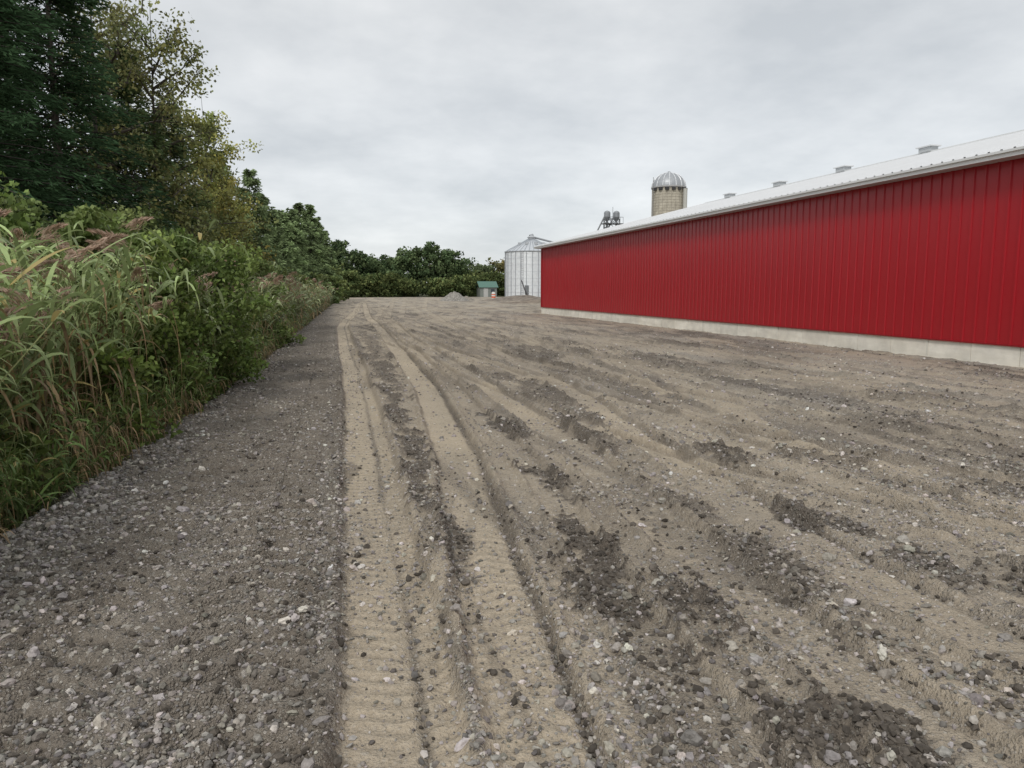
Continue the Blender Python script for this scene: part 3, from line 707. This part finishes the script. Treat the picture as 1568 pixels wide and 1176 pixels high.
def reeds(name, x, y, H, dens_leaf=10, lw=.024, ll=.5, green=(.13, .21, .055), green2=(.20, .27, .10), dryness=.35, plume=.12):
    n = len(x); A = Acc()
    zg = ground_eval(x, y)[0]
    tone = rng.uniform(.7, 1.3, n)
    lean = rng.normal(0, .15, (n, 2)) + np.array([.07, 0])
    t = np.linspace(0, 1, 5)
    P = np.stack([x[:, None] + lean[:, :1] * H[:, None] * t ** 2, y[:, None] + lean[:, 1:] * H[:, None] * t ** 2, zg[:, None] - .05 + H[:, None] * t], -1)
    a = rng.uniform(0, np.pi, n); w = np.stack([np.cos(a), np.sin(a), 0 * a], -1)[:, None] * (.004 * lw / .03)
    V = np.stack([P - w, P + w], 2).reshape(-1, 3)
    def strip(n, s):
        b = (np.arange(n) * s * 2)[:, None] + (np.arange(s - 1) * 2)[None]
        b = b.ravel(); return np.stack([b, b + 1, b + 3, b + 2], -1)
    sc = np.array([.26, .28, .13])[None, None] * (.6 + .4 * t)[None, :, None] * tone[:, None, None]
    A.add(V, strip(n, 5), np.repeat(sc.reshape(-1, 3), 2, 0))
    m_ = n * dens_leaf; s = np.repeat(np.arange(n), dens_leaf)
    ft = .12 + .88 * rng.random(m_) ** .85
    bx_ = x[s] + lean[s, 0] * H[s] * ft ** 2; by_ = y[s] + lean[s, 1] * H[s] * ft ** 2; bz = zg[s] - .05 + H[s] * ft
    az = rng.uniform(0, 2 * np.pi, m_); L = ll * rng.uniform(.6, 1.3, m_) * (1.1 - .35 * ft)
    up = rng.uniform(.45, 1.15, m_); dr = rng.uniform(.4, 1.6, m_)
    patch = np.clip(.9 + 3.5 * fbm(x * 1.2, y * .9, 400, 2), .2, 2)[s]
    dry = rng.random(m_) < (dryness * (1.15 - ft) ** 2.0 * 2.0 * patch + .03)
    dr = np.where(dry, dr + .8, dr); up = np.where(dry, up * .5, up)
    d = np.stack([np.cos(az), np.sin(az)], -1)
    k = 7; t = np.linspace(0, 1, k)
    hz = L[:, None] * (.85 * t - .18 * t ** 3 * dr[:, None])
    vz = L[:, None] * (up[:, None] * t - dr[:, None] * t ** 2 * .75)
    P = np.stack([bx_[:, None] + d[:, :1] * hz, by_[:, None] + d[:, 1:] * hz, bz[:, None] + vz], -1)
    side = unit(np.stack([-d[:, 1], d[:, 0], rng.normal(0, .5, m_)], -1))
    wp = np.array([.35, .85, 1, .9, .68, .38, .03]) * lw / 2
    wsc = rng.uniform(.6, 1.35, m_) * np.where(dry, .65, 1)
    W_ = side[:, None] * wp[None, :, None] * wsc[:, None, None]
    V = np.stack([P - W_, P + W_], 2).reshape(-1, 3)
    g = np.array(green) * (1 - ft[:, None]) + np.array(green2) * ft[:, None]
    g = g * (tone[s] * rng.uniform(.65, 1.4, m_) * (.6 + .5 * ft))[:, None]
    dc = np.array([[.50, .36, .20]]) * rng.uniform(.3, 1.15, (m_, 1))
    yel = rng.random(m_) < .05
    g = np.where(yel[:, None], np.array([.46, .38, .15]), g)
    cc = np.where(dry[:, None], dc, g)
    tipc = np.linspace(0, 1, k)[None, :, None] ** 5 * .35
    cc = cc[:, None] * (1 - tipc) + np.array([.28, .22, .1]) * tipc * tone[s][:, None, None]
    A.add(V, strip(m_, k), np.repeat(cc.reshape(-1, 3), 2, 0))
    pi = np.where(rng.random(n) < plume)[0]
    if len(pi):
        q = 150; s = np.repeat(pi, q); u = rng.random(len(s)); az = rng.uniform(0, 2 * np.pi, len(pi)).repeat(q)
        cx_ = x[s] + lean[s, 0] * H[s] + np.cos(az) * .24 * u ** 1.5; cy_ = y[s] + lean[s, 1] * H[s] + np.sin(az) * .24 * u ** 1.5
        cz_ = zg[s] + H[s] + .30 * u - .18 * u ** 2
        r_ = .05 * (1.1 - u); c3 = np.stack([cx_ + rng.normal(0, 1, len(s)) * r_, cy_ + rng.normal(0, 1, len(s)) * r_, cz_], -1)
        pc = np.array([[.44, .32, .24]]) * rng.uniform(.7, 1.4, (len(s), 1))
        A.add(*leaves(c3, .09, .009 * lw / .03, pc, np.stack([np.cos(az), np.sin(az), .6 + 0 * az], -1), .45))
    A.out(name, [M_reed])
def strip_xy(n, y0, y1, d0, d1, p=1):
    y = y0 * np.exp(rng.random(n) * np.log(y1 / y0)); return edge(y) - d0 - (d1 - d0) * rng.random(n) ** p, y
G1, G2 = (.18, .255, .085), (.34, .43, .19)
x_, y_ = strip_xy(1650, 3.2, 11, .42, 3.0)
dd = edge(y_) - x_
k = ~((y_ > 9.0) & (dd < .9)); x_, y_, dd = x_[k], y_[k], dd[k]
H = rng.uniform(1.6, 2.4, len(x_)) + .5 * sm((dd - .4) / 1.4) + .4 * sm((y_ - 6) / 4); reeds('common_reeds', x_, y_, H, 14, .040, .64, G1, G2, .50, .13)
x_, y_ = strip_xy(1400, 11, 32, .3, 2.4); H = rng.uniform(1.5, 2.4, len(x_)); reeds('common_reeds', x_, y_, H, 11, .044, .6, (.19, .26, .11), (.34, .40, .21), .3, plume=.25)
x_, y_ = strip_xy(2200, 30, 125, .2, 2.8); H = rng.uniform(1.4, 2.3, len(x_)); reeds('common_reeds', x_, y_, H, 9, .08, .6, (.19, .24, .11), (.33, .38, .20), .25, plume=.15)
x_, y_ = strip_xy(2600, 3.4, 40, .05, .9); H = rng.uniform(.15, .9, len(x_)); reeds('roadside_weeds', x_, y_, H, 6, .018, .28, (.11, .18, .045), (.17, .26, .08), .8, 0)

A = Acc()
D1, D2 = (.085, .13, .065), (.135, .175, .08)
DT = [(-12, 160, 12, 5), (-4, 168, 12.8, 5.0), (2, 172, 12.6, 4.2), (6.3, 168, 10.6, 3.5), (10.5, 175, 8.8, 3.6), (14, 178, 9.0, 3.0),
      (17.7, 166, 10.0, 4.0), (21.7, 163, 11.2, 4.2), (25.9, 166, 9.9, 3.7), (29.2, 170, 7.8, 3.0)]
for (x, y, h, R) in DT:
    f = rng.uniform(.75, 1.3)
    broad('', x, y, h, R, 5600, np.array(D1) * f, .55, .42, .10, 20, 1.1, acc=A, col2=np.array(D2) * f, trunk=.8)
for x, y, h, R in [(-1, 150, 6, 3.5), (4, 154, 5, 3.2), (8, 156, 4, 3), (12, 158, 4.6, 3.2), (16, 158, 3.2, 3), (23, 157, 3.4, 3), (28, 160, 4.0, 3), (31, 168, 5.0, 3), (36, 176, 5.0, 3.2), (41, 178, 5.5, 3)]:
    broad('', x, y, h, R, 2500, (.10, .145, .06), .5, .4, .02, 14, 1.1, acc=A, col2=(.16, .18, .07), trunk=.6)
for x in np.arange(30, 150, 5.5):
    c_ = (.13, .165, .085) if rng.random() < .65 else (.24, .19, .08)
    broad('', x + rng.uniform(-2, 2), 222 + rng.uniform(-8, 8) - .15 * x, rng.uniform(7.5, 10), 4.2, 2200, c_, .7, .55, .06, 14, 1.3, acc=A, col2=(.14, .17, .085), trunk=.7)
for x in np.arange(-120, -10, 7):
    broad('', x, 165 + rng.uniform(-8, 8), rng.uniform(10, 13), 5, 1600, D1, .8, .6, .06, 13, 1.5, acc=A, trunk=.7)
A.out('distant_tree_row', [M_far, M_bark])

# ------------------------------------------------------------------ sky / light / camera
W = bpy.data.worlds.new("World"); S.world = W; W.use_nodes = True
nt = W.node_tree; nt.nodes.clear()
out = nt.nodes.new('ShaderNodeOutputWorld')
sky = nt.nodes.new('ShaderNodeTexSky'); sky.sky_type = 'NISHITA'; sky.sun_disc = False
b1 = nt.nodes.new('ShaderNodeBackground'); b1.inputs[1].default_value = .05
hs = nt.nodes.new('ShaderNodeHueSaturation'); hs.inputs['Saturation'].default_value = .25
nt.links.new(sky.outputs[0], hs.inputs['Color']); nt.links.new(hs.outputs[0], b1.inputs[0])
tc = nt.nodes.new('ShaderNodeTexCoord'); sx = nt.nodes.new('ShaderNodeSeparateXYZ'); nt.links.new(tc.outputs['Generated'], sx.inputs[0])
zc = mathn(nt, 'ADD', mathn(nt, 'MAXIMUM', sx.outputs[2], 0), .24)
cb = nt.nodes.new('ShaderNodeCombineXYZ')
nt.links.new(mathn(nt, 'DIVIDE', sx.outputs[0], zc), cb.inputs[0]); nt.links.new(mathn(nt, 'DIVIDE', sx.outputs[1], zc), cb.inputs[1])
na = noise(nt, cb.outputs[0], .9, 5, .55); nb = noise(nt, cb.outputs[0], 2.4, 5, .58)
cl = mathn(nt, 'ADD', mathn(nt, 'MULTIPLY', na, .6), mathn(nt, 'MULTIPLY', nb, .4))
cc = ramp(nt, cl, .38, .64, (.40, .425, .445), (.70, .71, .71))
elev = ramp(nt, sx.outputs[2], .0, .45, (.90, .92, .94), (1.06, 1.05, 1.04))
cc = mixc(nt, 1, cc, elev, 'MULTIPLY')
b2 = nt.nodes.new('ShaderNodeBackground'); b2.inputs[1].default_value = .93; nt.links.new(cc, b2.inputs[0])
ad = nt.nodes.new('ShaderNodeAddShader'); nt.links.new(b1.outputs[0], ad.inputs[0]); nt.links.new(b2.outputs[0], ad.inputs[1])
nt.links.new(ad.outputs[0], out.inputs[0])

sl = bpy.data.lights.new('sun', 'SUN'); sl.energy = 1.5; sl.angle = math.radians(12); sl.color = (1, .955, .895)
so = bpy.data.objects.new('sun', sl); S.collection.objects.link(so)
d = Vector((-.42, -.55, .72)); so.rotation_euler = d.to_track_quat('Z', 'Y').to_euler()
sky.sun_elevation = math.asin(d.normalized().z); sky.sun_rotation = math.atan2(d.x, d.y)

cam = bpy.data.cameras.new('camera'); cam.lens = 26.2; cam.sensor_width = 36; cam.clip_end = 6000; cam.clip_start = .05
co_ = bpy.data.objects.new('camera', cam); S.collection.objects.link(co_)
co_.location = (0, 0, 1.6); co_.rotation_euler = (math.radians(90 - 7.24), 0, math.radians(-13.8))
S.camera = co_
S.view_settings.view_transform = 'Standard'; S.view_settings.look = 'None'; S.view_settings.exposure = 0
